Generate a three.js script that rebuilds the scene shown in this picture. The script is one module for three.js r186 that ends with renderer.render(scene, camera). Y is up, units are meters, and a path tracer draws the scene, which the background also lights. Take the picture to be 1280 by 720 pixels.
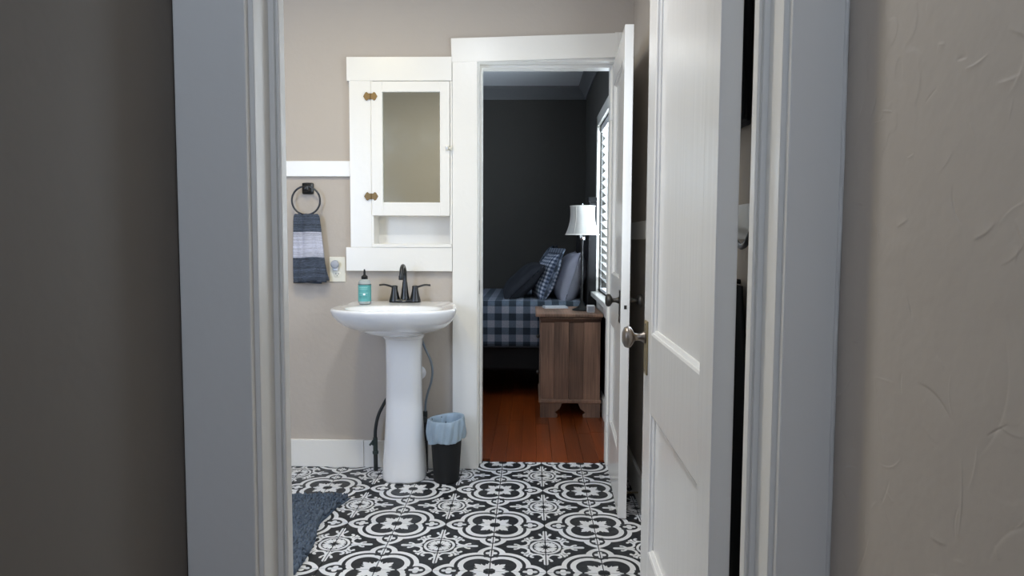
import * as THREE from 'three';
import { RoundedBoxGeometry } from 'three/addons/geometries/RoundedBoxGeometry.js';
import { mergeGeometries, mergeVertices } from 'three/addons/utils/BufferGeometryUtils.js';
import { RectAreaLightUniformsLib } from 'three/addons/lights/RectAreaLightUniformsLib.js';

// ---------------------------------------------------------------- camera, sky, light, exposure
const scene = new THREE.Scene();
const camera = new THREE.PerspectiveCamera(2 * Math.atan(360 / 880) * 180 / Math.PI, 1280 / 720, 0.03, 60);
camera.position.set(0, 1.173, 0);
camera.rotation.order = 'YXZ';
camera.rotation.set(-3.936 * Math.PI / 180, 1.506 * Math.PI / 180, 0.252 * Math.PI / 180);
scene.background = new THREE.Color().setRGB(1.15, 1.35, 1.7);          // bright overcast daylight outside the windows
RectAreaLightUniformsLib.init();
const renderer = new THREE.WebGLRenderer();
renderer.toneMapping = THREE.LinearToneMapping;
renderer.toneMappingExposure = 1.0;
renderer.shadowMap.enabled = true;
const RL0 = -2.7;                                                     // bedroom left wall
function daylight(w, h, rgb, power, at, to) {                        // skylight entering through one window opening
  const l = new THREE.RectAreaLight(new THREE.Color().setRGB(...rgb), power, w, h);
  l.position.set(...at); l.lookAt(...to); scene.add(l);
}
daylight(1.1, 1.14, [0.66, 0.78, 1.0], 0.6, [0.15, 1.6, 2.97], [0.15, 1.6, 0]);            // front-room window behind the viewer
daylight(0.50, 1.04, [0.50, 0.67, 1.0], 12.5, [-1.77, 1.5, -1.095], [-1.77, 1.5, -3]);    // bathroom window in the front wall, left of the doorway
daylight(0.66, 0.94, [0.76, 0.88, 1.0], 4.6, [0.476, 1.5, -2.35], [-1, 1.5, -2.35]);      // bathroom window in the right wall, hidden by the open hall door
daylight(1.05, 1.2, [0.78, 0.9, 1.0], 20, [0.68, 1.4, -4.68], [-1, 1.4, -4.68]);          // bedroom window, outside its blind
daylight(1.0, 1.05, [0.74, 0.87, 1.0], 4, [RL0 + 0.03, 1.55, -4.6], [0, 1.55, -4.6]);     // bedroom window in the far left wall

// ---------------------------------------------------------------- helpers
let seed = 7;
const rnd = () => { seed = (seed * 1664525 + 1013904223) >>> 0; return seed / 4294967296; };
const taken = {};
function numbered(n) { const k = taken[n] = (taken[n] ?? -1) + 1; return k ? n + '_' + String(k).padStart(3, '0') : n; }
const smooth = (a, b, x) => { const t = Math.min(1, Math.max(0, (x - a) / (b - a))); return t * t * (3 - 2 * t); };
const lerp = (a, b, t) => a + (b - a) * t;
// value noise that repeats every n cells
const lattice = Array.from({ length: 4096 }, () => rnd());
function vnoise(x, y, n) {
  const xi = Math.floor(x), yi = Math.floor(y), fx = x - xi, fy = y - yi;
  const g = (i, j) => lattice[((((i % n) + n) % n) * 57 + (((j % n) + n) % n) * 131 + n * 17) & 4095];
  const sx = fx * fx * (3 - 2 * fx), sy = fy * fy * (3 - 2 * fy);
  return lerp(lerp(g(xi, yi), g(xi + 1, yi), sx), lerp(g(xi, yi + 1), g(xi + 1, yi + 1), sx), sy);
}
function fbm(u, v, n, oct = 4) { let s = 0, a = 0.5; for (let k = 0; k < oct; k++) { s += a * vnoise(u * n, v * n, n); n *= 2; a *= 0.5; } return s / (1 - Math.pow(0.5, oct)); }
function dataTex(w, h, fn, srgb, rx = 1, ry = 1) {
  const d = new Uint8Array(w * h * 4);
  for (let j = 0; j < h; j++) for (let i = 0; i < w; i++) {
    const c = fn(i / w, j / h), k = (j * w + i) * 4;
    const q = typeof c === 'number' ? [c, c, c] : c;
    d[k] = Math.max(0, Math.min(255, q[0])); d[k + 1] = Math.max(0, Math.min(255, q[1])); d[k + 2] = Math.max(0, Math.min(255, q[2])); d[k + 3] = 255;
  }
  const t = new THREE.DataTexture(d, w, h); t.wrapS = t.wrapT = THREE.RepeatWrapping; t.magFilter = THREE.LinearFilter; t.minFilter = THREE.LinearMipmapLinearFilter; t.generateMipmaps = true;
  if (srgb) t.colorSpace = THREE.SRGBColorSpace; t.repeat.set(rx, ry); t.needsUpdate = true; return t;
}
function canvasTex(w, h, draw) {
  const c = document.createElement('canvas'); c.width = w; c.height = h; draw(c.getContext('2d'), w, h);
  const t = new THREE.CanvasTexture(c); t.colorSpace = THREE.SRGBColorSpace; t.wrapS = t.wrapT = THREE.RepeatWrapping; t.anisotropy = 8; return t;
}
const mat = (o) => new THREE.MeshStandardMaterial(o);
const phys = (o) => new THREE.MeshPhysicalMaterial(o);
// uv in metres, taken from the two axes that a face lies in
function metric(g) {
  g = g.index ? g.toNonIndexed() : g;
  const p = g.attributes.position, n = g.attributes.normal, uv = new Float32Array(p.count * 2);
  for (let f = 0; f < p.count; f += 3) {
    let ax = 0, ay = 0, az = 0;
    for (let k = 0; k < 3; k++) { ax += Math.abs(n.getX(f + k)); ay += Math.abs(n.getY(f + k)); az += Math.abs(n.getZ(f + k)); }
    for (let k = 0; k < 3; k++) {
      const i = f + k, x = p.getX(i), y = p.getY(i), z = p.getZ(i);
      uv[i * 2] = ax >= ay && ax >= az ? z : x; uv[i * 2 + 1] = ay > ax && ay > az ? z : y;
    }
  }
  g.setAttribute('uv', new THREE.BufferAttribute(uv, 2));
  return g;
}
// box between two corners, edges rounded by r
function box(x0, x1, y0, y1, z0, z1, r = 0) {
  const w = x1 - x0, h = y1 - y0, d = z1 - z0;
  const g = r ? new RoundedBoxGeometry(w, h, d, 2, Math.min(r, w / 2.1, h / 2.1, d / 2.1)) : new THREE.BoxGeometry(w, h, d);
  g.translate((x0 + x1) / 2, (y0 + y1) / 2, (z0 + z1) / 2);
  return metric(g);
}
function clean(list) {
  return mergeGeometries(list.map((g) => { const c = g.index ? g.toNonIndexed() : g.clone(); for (const k of Object.keys(c.attributes)) if (!['position', 'normal', 'uv'].includes(k)) c.deleteAttribute(k); return c; }));
}
function obj(name, geo, material, parent = scene) {
  const g = Array.isArray(geo) ? clean(geo) : geo;
  const m = new THREE.Mesh(g, material); m.name = parent === scene ? numbered(name) : name;
  m.castShadow = m.receiveShadow = true; parent.add(m); return m;
}
function tag(o, label, category, group, kind) { o.userData.label = label; o.userData.category = category; if (group) o.userData.group = group; if (kind) o.userData.kind = kind; return o; }
function thing(name, label, category, at = [0, 0, 0], turn = 0, group, kind) {
  const o = new THREE.Group(); o.name = numbered(name); o.position.set(...at); o.rotation.y = turn; scene.add(o); return tag(o, label, category, group, kind);
}
const struct = (name, geo, m, label, category) => tag(obj(name, geo, m), label, category, null, 'structure');
// plate in the xy plane with rectangular holes, from z0 to z1
function plate(x0, x1, y0, y1, z0, z1, holes = []) {
  const door = holes.find((h) => h[2] <= y0), notch = door ? [[door[0], y0], [door[0], door[3]], [door[1], door[3]], [door[1], y0]] : [];   // an opening that reaches the floor
  const s = new THREE.Shape([[x0, y0], ...notch, [x1, y0], [x1, y1], [x0, y1]].map((p) => new THREE.Vector2(...p)));
  for (const [a, b, c, d] of holes.filter((h) => h !== door)) s.holes.push(new THREE.Path([[a, c], [a, d], [b, d], [b, c]].map((p) => new THREE.Vector2(...p))));
  const g = new THREE.ExtrudeGeometry(s, { depth: z1 - z0, bevelEnabled: false }); g.translate(0, 0, z0); return metric(g);
}
// the same plate turned to lie in the zy plane: a0..a1 are z, from x0 to x1
function sidePlate(z0, z1, y0, y1, x0, x1, holes = []) {
  const g = plate(-z1, -z0, y0, y1, x0, x1, holes.map(([a, b, c, d]) => [-b, -a, c, d]));
  g.rotateY(Math.PI / 2); return metric(g);
}
// closed or open skin through rings of points (each ring an array of [x, y, z])
function loft(rings, { closed = true, capStart = false, capEnd = false, uScale = 1, vScale = 1 } = {}) {
  const n = rings[0].length, pos = [], uv = [], idx = [], cols = closed ? n + 1 : n;
  rings.forEach((r, j) => { for (let i = 0; i < cols; i++) { pos.push(...r[i % n]); uv.push(i / (cols - 1) * uScale, j / (rings.length - 1) * vScale); } });
  for (let j = 0; j + 1 < rings.length; j++) for (let i = 0; i + 1 < cols; i++) { const a = j * cols + i, b = a + 1, c = a + cols, d = c + 1; idx.push(a, b, d, a, d, c); }
  const cap = (j, flip) => {
    const c = rings[j].reduce((s, p) => [s[0] + p[0] / n, s[1] + p[1] / n, s[2] + p[2] / n], [0, 0, 0]), k = pos.length / 3; pos.push(...c); uv.push(0.5, 0.5);
    for (let i = 0; i < n; i++) { const a = j * cols + i, b = j * cols + (i + 1) % cols; flip ? idx.push(k, b, a) : idx.push(k, a, b); }
  };
  if (capStart) cap(0, true); if (capEnd) cap(rings.length - 1, false);
  const g = new THREE.BufferGeometry(); g.setAttribute('position', new THREE.Float32BufferAttribute(pos, 3)); g.setAttribute('uv', new THREE.Float32BufferAttribute(uv, 2)); g.setIndex(idx);
  g.computeVertexNormals();
  if (closed) { // one normal along the seam
    const nn = g.attributes.normal;
    for (let j = 0; j < rings.length; j++) { const a = j * cols, b = a + n, v = new THREE.Vector3(nn.getX(a) + nn.getX(b), nn.getY(a) + nn.getY(b), nn.getZ(a) + nn.getZ(b)).normalize(); nn.setXYZ(a, v.x, v.y, v.z); nn.setXYZ(b, v.x, v.y, v.z); }
  }
  return g;
}
const ringAt = (cx, cz, y, hx, hz, n = 2, k = 48) => Array.from({ length: k }, (_, i) => { const t = -i / k * Math.PI * 2, c = Math.cos(t), s = Math.sin(t); return [cx + hx * Math.sign(c) * Math.abs(c) ** (2 / n), y, cz + hz * Math.sign(s) * Math.abs(s) ** (2 / n)]; });
const lathe = (pts, seg = 32) => new THREE.LatheGeometry(pts.map((p) => new THREE.Vector2(...p)), seg);
function tube(pts, r, seg = 40, rad = 10) { return new THREE.TubeGeometry(new THREE.CatmullRomCurve3(pts.map((p) => new THREE.Vector3(...p))), seg, r, rad, false); }
function bar(a, b, r, r2 = r, seg = 14) {
  const A = new THREE.Vector3(...a), B = new THREE.Vector3(...b), d = B.clone().sub(A), g = new THREE.CylinderGeometry(r2, r, d.length(), seg);
  g.applyQuaternion(new THREE.Quaternion().setFromUnitVectors(new THREE.Vector3(0, 1, 0), d.normalize())); g.translate((A.x + B.x) / 2, (A.y + B.y) / 2, (A.z + B.z) / 2); return g;
}

// ---------------------------------------------------------------- materials
const rollerBump = dataTex(256, 256, (u, v) => 255 * (0.6 * fbm(u, v, 24, 3) + 0.4 * fbm(u, v, 6, 2)), false, 2.2, 2.2);
// hand-trowelled plaster: soft lumps plus curved ridges with one steep side
const strokes = Array.from({ length: 240 }, (_, i) => ({ x: rnd(), y: rnd(), a: rnd() * 6.28, l: i < 40 ? 0.03 + rnd() * 0.045 : 0.006 + rnd() * 0.022, k: (rnd() - 0.5) * 22, h: (i % 3 ? 1 : -1) * (0.3 + rnd() * 0.7), w: 0.002 + rnd() * 0.006 }));
const plasterBump = dataTex(768, 768, (u, v) => {
  const layer = fbm(u, v, 4, 5), where = smooth(0.5, 0.66, fbm(u + 0.37, v + 0.11, 3, 3));
  let h = 0.2 + 0.36 * fbm(u, v, 6, 5) + 0.05 * fbm(u, v, 70, 2) + where * (0.075 * smooth(0.5, 0.52, layer) + 0.06 * smooth(0.6, 0.615, layer) - 0.045 * smooth(0.4, 0.415, layer));
  for (const s of strokes) {
    let dx = u - s.x, dy = v - s.y; dx -= Math.round(dx); dy -= Math.round(dy);
    const along = dx * Math.cos(s.a) + dy * Math.sin(s.a), across = -dx * Math.sin(s.a) + dy * Math.cos(s.a) - s.k * along * along;
    if (Math.abs(along) > s.l || Math.abs(across) > s.w * 3) continue;
    const fade = 1 - (along / s.l) ** 2, q = across / s.w;
    h += 0.13 * s.h * fade * (q < 0 ? Math.exp(-q * q * 9) : Math.exp(-q * 1.3));
  }
  return 255 * Math.min(1, h * 0.85);
}, false, 1.15, 1.15);
const WALL = '#bdb3a8';
const M = {
  wall: mat({ color: WALL, roughness: 0.75, bumpMap: rollerBump, bumpScale: 0.0012 }),
  plaster: mat({ color: WALL, roughness: 0.7, bumpMap: plasterBump, bumpScale: 0.0065 }),
  shadedTaupe: mat({ color: '#7b746c', roughness: 0.7, bumpMap: rollerBump, bumpScale: 0.0008 }),  // left passage wall: its shade is put into a darker taupe base colour
  charcoal: mat({ color: '#43413d', roughness: 0.8, bumpMap: rollerBump, bumpScale: 0.001 }),
  ceiling: mat({ color: '#d9d8d4', roughness: 0.9 }),
  bedCeiling: mat({ color: '#e9edf1', roughness: 0.9 }),
  crown: mat({ color: '#6f7072', roughness: 0.7 }),
  trim: phys({ color: '#f1eee7', roughness: 0.32, clearcoat: 0.25, clearcoatRoughness: 0.25, bumpMap: dataTex(256, 256, (u, v) => 255 * (0.5 * fbm(u, v, 5, 3) + 0.5 * fbm(u * 1, v * 1, 40, 2)), false, 1.6, 1.6), bumpScale: 0.0009 }),
  doorPaint: phys({ color: '#eceae6', roughness: 0.26, clearcoat: 0.35, clearcoatRoughness: 0.2, bumpMap: dataTex(256, 256, (u, v) => 255 * (0.6 * fbm(u, v, 4, 3) + 0.4 * vnoise(u * 64, v * 6, 64)), false, 1.3, 1.3), bumpScale: 0.0007 }),
  porcelain: phys({ color: '#f1f1f1', roughness: 0.1, clearcoat: 0.8, clearcoatRoughness: 0.04 }),
  mirror: mat({ color: '#c4c6ba', metalness: 1, roughnessMap: dataTex(128, 256, (u, v) => { const f = fbm(u, v, 6, 4); return [0, 16 + 36 * f * f, 0]; }, false), roughness: 1 }),
  black: phys({ color: '#0b0b0d', roughness: 0.35, clearcoat: 0.4, clearcoatRoughness: 0.2 }),
  lampBlack: mat({ color: '#0a0a0b', roughness: 0.75 }),
  blackPlastic: mat({ color: '#08090b', roughness: 0.62 }),
  bronze: mat({ color: '#7d6644', metalness: 0.85, roughness: 0.45 }),
  brass: mat({ color: '#a39370', metalness: 0.8, roughness: 0.4 }),
  pewter: mat({ color: '#857c74', metalness: 0.9, roughness: 0.33 }),
  darkPewter: mat({ color: '#4a4743', metalness: 0.85, roughness: 0.38 }),
  grout: mat({ color: '#2b2c2e', roughness: 0.95 }),
  ivory: mat({ color: '#e9e4d3', roughness: 0.4 }),
  whitePlastic: mat({ color: '#e6e7ea', roughness: 0.35 }),
  greyPlastic: mat({ color: '#a9adb6', roughness: 0.45 }),
  dark: mat({ color: '#0a0a0b', roughness: 0.8 }),
  hose: mat({ color: '#7c8791', metalness: 0.45, roughness: 0.45 }),
  darkHose: mat({ color: '#2c302f', roughness: 0.55 }),
  glass: phys({ color: '#ffffff', transmission: 1, roughness: 0.02, thickness: 0, ior: 1.45 }),
  chrome: mat({ color: '#b9bcc0', metalness: 1, roughness: 0.18 }),
};

// ---------------------------------------------------------------- the setting
// front room (the viewer stands in it): a short passage x -0.479 .. 0.4105 leads to the partition z -0.958 .. -1.07
const HL = -0.479, HR = 0.4105, ZF = -0.958, ZB = -1.07, CEIL = 2.56;
const BL = -2.1, BR = 0.5, BZ = -3.55, BZ2 = -3.69;                 // bathroom
const RL = RL0, RR = 0.5, RZ = -6.55;                              // bedroom
struct('wall_front', plate(BL - 0.14, 0.64, 0, CEIL, ZB, ZF, [[-0.392, 0.349, 0, 2.07], [-2.04, -1.5, 0.95, 2.05]]), M.wall, 'taupe partition wall around the hall doorway', 'wall');
struct('wall_right', sidePlate(ZF, -0.3, 0, CEIL, HR, 0.55), M.plaster, 'hand-trowelled taupe plaster wall beside the wavy casing edge', 'wall');
struct('wall_left', sidePlate(ZF, 3.0, 0, CEIL, HL - 0.14, HL), M.shadedTaupe, 'smooth taupe wall with shade put into its colour beside the wide left casing', 'wall');
struct('wall_front', box(0.55, 2.94, 0, CEIL, -0.42, -0.3), M.wall, 'front room wall that turns the corner beside the passage', 'wall');
struct('wall_rear', plate(HL - 0.14, 2.94, 0, CEIL, 3.0, 3.14, [[-0.42, 0.72, 1.0, 2.2]]), M.wall, 'front room wall with the window behind the viewer', 'wall');
struct('wall_right', sidePlate(-0.42, 3.14, 0, CEIL, 2.8, 2.94), M.wall, 'plain taupe wall of the front room', 'wall');
struct('floor', box(HL, 2.8, -0.08, 0, ZF, 3.0), mat({ color: '#6b4128', roughness: 0.45 }), 'brown wood floor of the front room', 'floor');
struct('ceiling', box(HL - 0.1, 2.9, CEIL, CEIL + 0.1, ZF - 0.1, 3.1), M.ceiling, 'white front room ceiling', 'ceiling');
const HOLE = [-0.80, -0.398, 1.142, 1.955];
struct('wall_back', plate(RL - 0.14, BR + 0.14, 0, CEIL, BZ2, BZ, [[-0.283, 0.424, 0, 2.075], HOLE]), M.wall, 'taupe wall behind the pedestal sink', 'wall');
struct('wall_right', sidePlate(BZ, ZB, 0, CEIL, BR, BR + 0.14, [[-2.7, -2.0, 1.0, 2.0]]), M.wall, 'taupe bathroom wall behind the open white doors', 'wall');
struct('wall_left', sidePlate(BZ, ZB, 0, CEIL, BL - 0.14, BL), M.wall, 'taupe bathroom wall at the far left', 'wall');
struct('ceiling', box(BL - 0.1, BR + 0.1, CEIL, CEIL + 0.1, BZ - 0.07, ZB + 0.05), M.ceiling, 'white bathroom ceiling', 'ceiling');
struct('wall_far', box(RL - 0.14, RR + 0.14, 0, CEIL, RZ - 0.14, RZ), M.charcoal, 'charcoal wall behind the bed', 'wall');
struct('wall_right', sidePlate(RZ, BZ2, 0, CEIL, RR, RR + 0.14, [[-5.2, -4.12, 0.8, 2.0]]), M.charcoal, 'charcoal wall around the bright window', 'wall');
struct('wall_left', sidePlate(RZ, BZ2, 0, CEIL, RL - 0.14, RL, [[-5.12, -4.08, 1.0, 2.1]]), M.charcoal, 'charcoal wall at the foot of the bed', 'wall');
struct('wall_back', plate(RL, RR, 0, CEIL, BZ2 - 0.012, BZ2, [[-0.283, 0.424, 0, 2.075]]), M.charcoal, 'charcoal face of the partition inside the bedroom', 'wall');
struct('ceiling', box(RL - 0.1, RR + 0.1, CEIL, CEIL + 0.1, RZ - 0.1, BZ2 + 0.05), M.bedCeiling, 'blue-grey bedroom ceiling', 'ceiling');
// crown moulding of the bedroom
{
  const prof = (s) => new THREE.Shape([[0, 0], [0, -0.11], [0.012, -0.11], [0.018, -0.09], [0.05, -0.045], [0.07, -0.02], [0.075, 0]].map(([a, b]) => new THREE.Vector2(a * s, b)));
  let g = new THREE.ExtrudeGeometry(prof(1), { depth: RR - RL, bevelEnabled: false }); g.rotateY(-Math.PI / 2); g.rotateY(Math.PI); g.rotateY(Math.PI); // profile out along +z
  g = new THREE.ExtrudeGeometry(prof(1), { depth: RR - RL, bevelEnabled: false }); g.rotateY(-Math.PI / 2); g.translate(RR, CEIL, RZ);
  struct('trim_1', g, M.crown, 'grey crown moulding above the charcoal wall', 'crown moulding');
  const h = new THREE.ExtrudeGeometry(prof(-1), { depth: BZ2 - RZ - 0.012, bevelEnabled: false }); h.translate(RR, CEIL, RZ);
  struct('trim_2', h, M.crown, 'grey crown moulding running above the bright window', 'crown moulding');
}

// ---- bathroom floor: every cement-look tile a piece of its own
function tilePattern(ctx, W) {
  const WHT = '#e3e3e4', BLK = '#202327';
  ctx.fillStyle = BLK; ctx.fillRect(0, 0, W, W);
  ctx.save(); ctx.scale(W, W);
  const disc = (x, y, r, c) => { ctx.fillStyle = c; ctx.beginPath(); ctx.arc(x, y, r, 0, 7); ctx.fill(); };
  const poly = (pts, c) => { ctx.fillStyle = c; ctx.beginPath(); pts.forEach(([x, y], i) => i ? ctx.lineTo(x, y) : ctx.moveTo(x, y)); ctx.closePath(); ctx.fill(); };
  // pointed ovals on the two edges that meet at the medallion
  const oval = (sw) => {
    const T = (x, y) => sw ? [y, x] : [x, y];
    const leaf = (x0, x1, h, c) => { const a = T(x0, 0), b = T(x1, 0), m1 = T(x0 + (x1 - x0) * 0.22, h * 1.32), m2 = T(x0 + (x1 - x0) * 0.72, h * 1.25), n1 = T(x0 + (x1 - x0) * 0.22, -h * 1.32), n2 = T(x0 + (x1 - x0) * 0.72, -h * 1.25);
      ctx.fillStyle = c; ctx.beginPath(); ctx.moveTo(...a); ctx.bezierCurveTo(...m1, ...m2, ...b); ctx.bezierCurveTo(...n2, ...n1, ...a); ctx.fill(); };
    leaf(0.44, 1.005, 0.27, WHT);
  };
  oval(false); oval(true);
  // outer quatrefoil band
  disc(0.22, 0.22, 0.51, WHT); disc(0.22, 0.22, 0.42, BLK);
  const cross = (sw) => {
    const T = (x, y) => sw ? [y, x] : [x, y];
    ctx.fillStyle = BLK; ctx.beginPath(); const [ex, ey] = T(0.71, 0); ctx.ellipse(ex, ey, sw ? 0.15 : 0.17, sw ? 0.17 : 0.15, 0, 0, 7); ctx.fill();
    poly([T(0.56, -0.12), T(0.60, -0.16), T(0.60, 0.16), T(0.54, 0.12)], BLK);
    for (const [x, y, r] of [[0.72, 0, 0.062], [0.71, 0.062, 0.048], [0.80, 0, 0.042]]) disc(...T(x, y), r, WHT);
    poly([T(0.60, -0.035), T(0.60, 0.035), T(0.72, 0.045), T(0.72, -0.045)], WHT); disc(...T(0.615, 0), 0.036, WHT);
  };
  // inner quatrefoil band
  disc(0.22, 0.22, 0.355, WHT);
  poly([[0, 0], [0.42, 0], [0.42, 0.2], [0.2, 0.42], [0, 0.42]], WHT);
  disc(0.212, 0.212, 0.262, BLK);
  cross(false); cross(true);
  // eight-pointed leaf flower
  const fl = [[0, 0.365], [6, 0.30], [11, 0.265], [15, 0.30], [19, 0.245], [26, 0.235], [30, 0.325], [34, 0.29], [38, 0.335], [45, 0.39], [52, 0.335], [56, 0.29], [60, 0.325], [64, 0.235], [71, 0.245], [75, 0.30], [79, 0.265], [84, 0.30], [90, 0.365]];
  poly([[0, 0], ...fl.map(([a, r]) => [Math.cos(a * Math.PI / 180) * r, Math.sin(a * Math.PI / 180) * r])], WHT);
  poly([[0, 0], [0.10, 0], [0.105, 0.05], [0.05, 0.105], [0, 0.10]], BLK);
  // snowflake in the opposite corner
  ctx.translate(1, 1); ctx.scale(-1, -1);
  disc(0, 0, 0.295, WHT); disc(0, 0, 0.245, BLK);
  for (const [a, r0, r1, w] of [[45, 0.05, 0.235, 0.42], [14, 0.07, 0.225, 0.22], [76, 0.07, 0.225, 0.22]]) {
    const t = a * Math.PI / 180, P = (r, d) => [r * Math.cos(t + d), r * Math.sin(t + d)];
    poly([P(r0, 0), P(r1 * 0.7, -w), P(r1, -w * 0.55), P(r1 * 0.93, 0), P(r1, w * 0.55), P(r1 * 0.7, w)], WHT);
  }
  disc(0, 0, 0.05, BLK);
  ctx.lineCap = 'round'; ctx.lineJoin = 'round'; ctx.strokeStyle = WHT;
  for (const sw of [0, 1]) {
    const T = (x, y) => sw ? [y, x] : [x, y];
    const curve = (w, p) => { ctx.lineWidth = w; ctx.beginPath(); ctx.moveTo(...T(...p[0])); for (let i = 1; i + 2 < p.length + 0; i += 3) ctx.bezierCurveTo(...T(...p[i]), ...T(...p[i + 1]), ...T(...p[i + 2])); ctx.stroke(); };
    ctx.lineWidth = 0.085; ctx.beginPath(); ctx.moveTo(...T(0.36, 0)); ctx.lineTo(...T(0.69, 0)); ctx.stroke();
    curve(0.045, [[0.47, 0.02], [0.50, 0.07], [0.53, 0.10], [0.565, 0.105]]); disc(...T(0.57, 0.10), 0.03, WHT);
    curve(0.05, [[0.52, 0.02], [0.40, 0.03], [0.31, 0.08], [0.315, 0.17], [0.32, 0.25], [0.38, 0.31], [0.43, 0.255]]); disc(...T(0.43, 0.245), 0.03, WHT);
    curve(0.042, [[0.285, 0.27], [0.31, 0.31], [0.34, 0.35], [0.385, 0.345]]); disc(...T(0.385, 0.34), 0.025, WHT);
    curve(0.05, [[0.315, 0.17], [0.31, 0.22], [0.30, 0.25], [0.27, 0.27]]);
  }
  ctx.restore();
}
{
  const S = 0.2032, gap = 0.0019, ox = -0.14, oz = -2.417;
  const tex = canvasTex(768, 768, (c, w) => tilePattern(c, w)); tex.flipY = false; tex.wrapS = tex.wrapT = THREE.ClampToEdgeWrapping;
  const glaze = dataTex(256, 256, (u, v) => [0, 120 + 90 * fbm(u, v, 8, 4), 0], false, 1, 1);
  const mats = ['#ffffff', '#f6f6f5', '#f9fafc'].map((c) => mat({ color: c, map: tex, roughness: 0.75, roughnessMap: glaze }));
  
  // one tile: its printed face carries uv 0..1, its slightly rounded sides the uv of the edge
  const h = S / 2 - gap;
  const g = new RoundedBoxGeometry(2 * h, 0.009, 2 * h, 1, 0.0012); const p = g.attributes.position, uv = g.attributes.uv;
  for (let i = 0; i < p.count; i++) uv.setXY(i, p.getX(i) / (2 * h) + 0.5, p.getZ(i) / (2 * h) + 0.5);
  const base = struct('floor', box(BL, BR, -0.08, -0.0035, BZ - 0.105, ZF), M.grout, 'black and white patterned tile floor of the bathroom', 'floor');
  base.userData.kind = 'structure';
  const cut = (i, j, x0, x1, z0, z1) => { // tile trimmed at a wall
    const w = x1 - x0, d = z1 - z0, cx = ox + (i + 0.5) * S, cz = oz + (j + 0.5) * S;
    const q = new RoundedBoxGeometry(w, 0.009, d, 1, 0.0012); q.translate((x0 + x1) / 2 - cx, 0, (z0 + z1) / 2 - cz); return { q, cx, cz };
  };
  const placed = [];
  for (let i = -10; i <= 3; i++) for (let j = -7; j <= 6; j++) {
    const x0 = Math.max(BL, ox + i * S + gap), x1 = Math.min(BR, ox + (i + 1) * S - gap), za = oz + j * S + gap, z1 = Math.min(ZB - 0.0, oz + (j + 1) * S - gap);
    if (x1 - x0 < 0.01) continue;
    if (z1 - Math.max(BZ, za) > 0.01) { const through = za < BZ && x0 > -0.26 && x1 < 0.406; placed.push([i, j, x0, x1, through ? Math.max(za, BZ - 0.10) : Math.max(za, BZ), z1]); if (through) continue; }
    const a = Math.max(x0, -0.26), b = Math.min(x1, 0.406), c = Math.max(za, BZ - 0.10), d = Math.min(z1, BZ);   // tile cut to fit the doorway
    if (b - a > 0.01 && d - c > 0.01) placed.push([i, j, a, b, c, d]);
  }
  for (const [i, j, x0, x1, z0, z1] of placed) {
    // the medallion corner is the one with two even numbers
    const mx = ((i % 2) + 2) % 2 ? 1 : 0, mz = ((j % 2) + 2) % 2 ? 1 : 0;   // 0: at the low side, 1: at the high side
    const c = cut(i, j, x0, x1, z0, z1), P = c.q.attributes.position, U = c.q.attributes.uv;
    for (let k = 0; k < P.count; k++) { let u = P.getX(k) / S + 0.5, v = P.getZ(k) / S + 0.5; if (mx) u = 1 - u; if (mz) v = 1 - v; U.setXY(k, u, v); }
    const t = obj('tile', c.q, mats[Math.floor(rnd() * 3)], base); t.position.set(c.cx, -0.0045 + (rnd() - 0.5) * 0.0003, c.cz);
  }
}
// ---- bedroom floor boards
{
  const wood = (dark) => dataTex(128, 512, (u, v) => { const g = fbm(u, v, 3, 3), l = vnoise(u * 32, v * 4, 32) * 0.5 + vnoise(u * 64, v * 8, 64) * 0.5; const k = (0.72 + 0.3 * g + 0.22 * l) * dark; return [134 * k, 62 * k, 22 * k]; }, true, 1 / 0.16, 1 / 1.3);
  const mats = [0.9, 0.98, 1.06].map((d) => phys({ map: wood(d), roughness: 0.3, clearcoat: 0.3, clearcoatRoughness: 0.25 }));
  const base = struct('floor', box(RL, RR, -0.08, -0.012, RZ, BZ - 0.105), M.dark, 'reddish brown wood board floor of the bedroom', 'floor');
  const W = 0.083;
  for (let i = 0; RL + i * W < RR; i++) {
    const x0 = RL + i * W, x1 = Math.min(RR, x0 + W - 0.0012), cutz = -4.2 - rnd() * 1.6;
    for (const [a, b] of [[RZ, cutz - 0.0006], [cutz + 0.0006, BZ - 0.105]]) {
      const z1 = x0 > -0.29 && x1 < 0.43 ? b : Math.min(b, BZ2 - 0.012);
      const m = obj('floor_board', box(x0, x1, -0.018, 0, a, z1, 0.0012), mats[Math.floor(rnd() * 3)], base);
    }
  }
}

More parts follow.
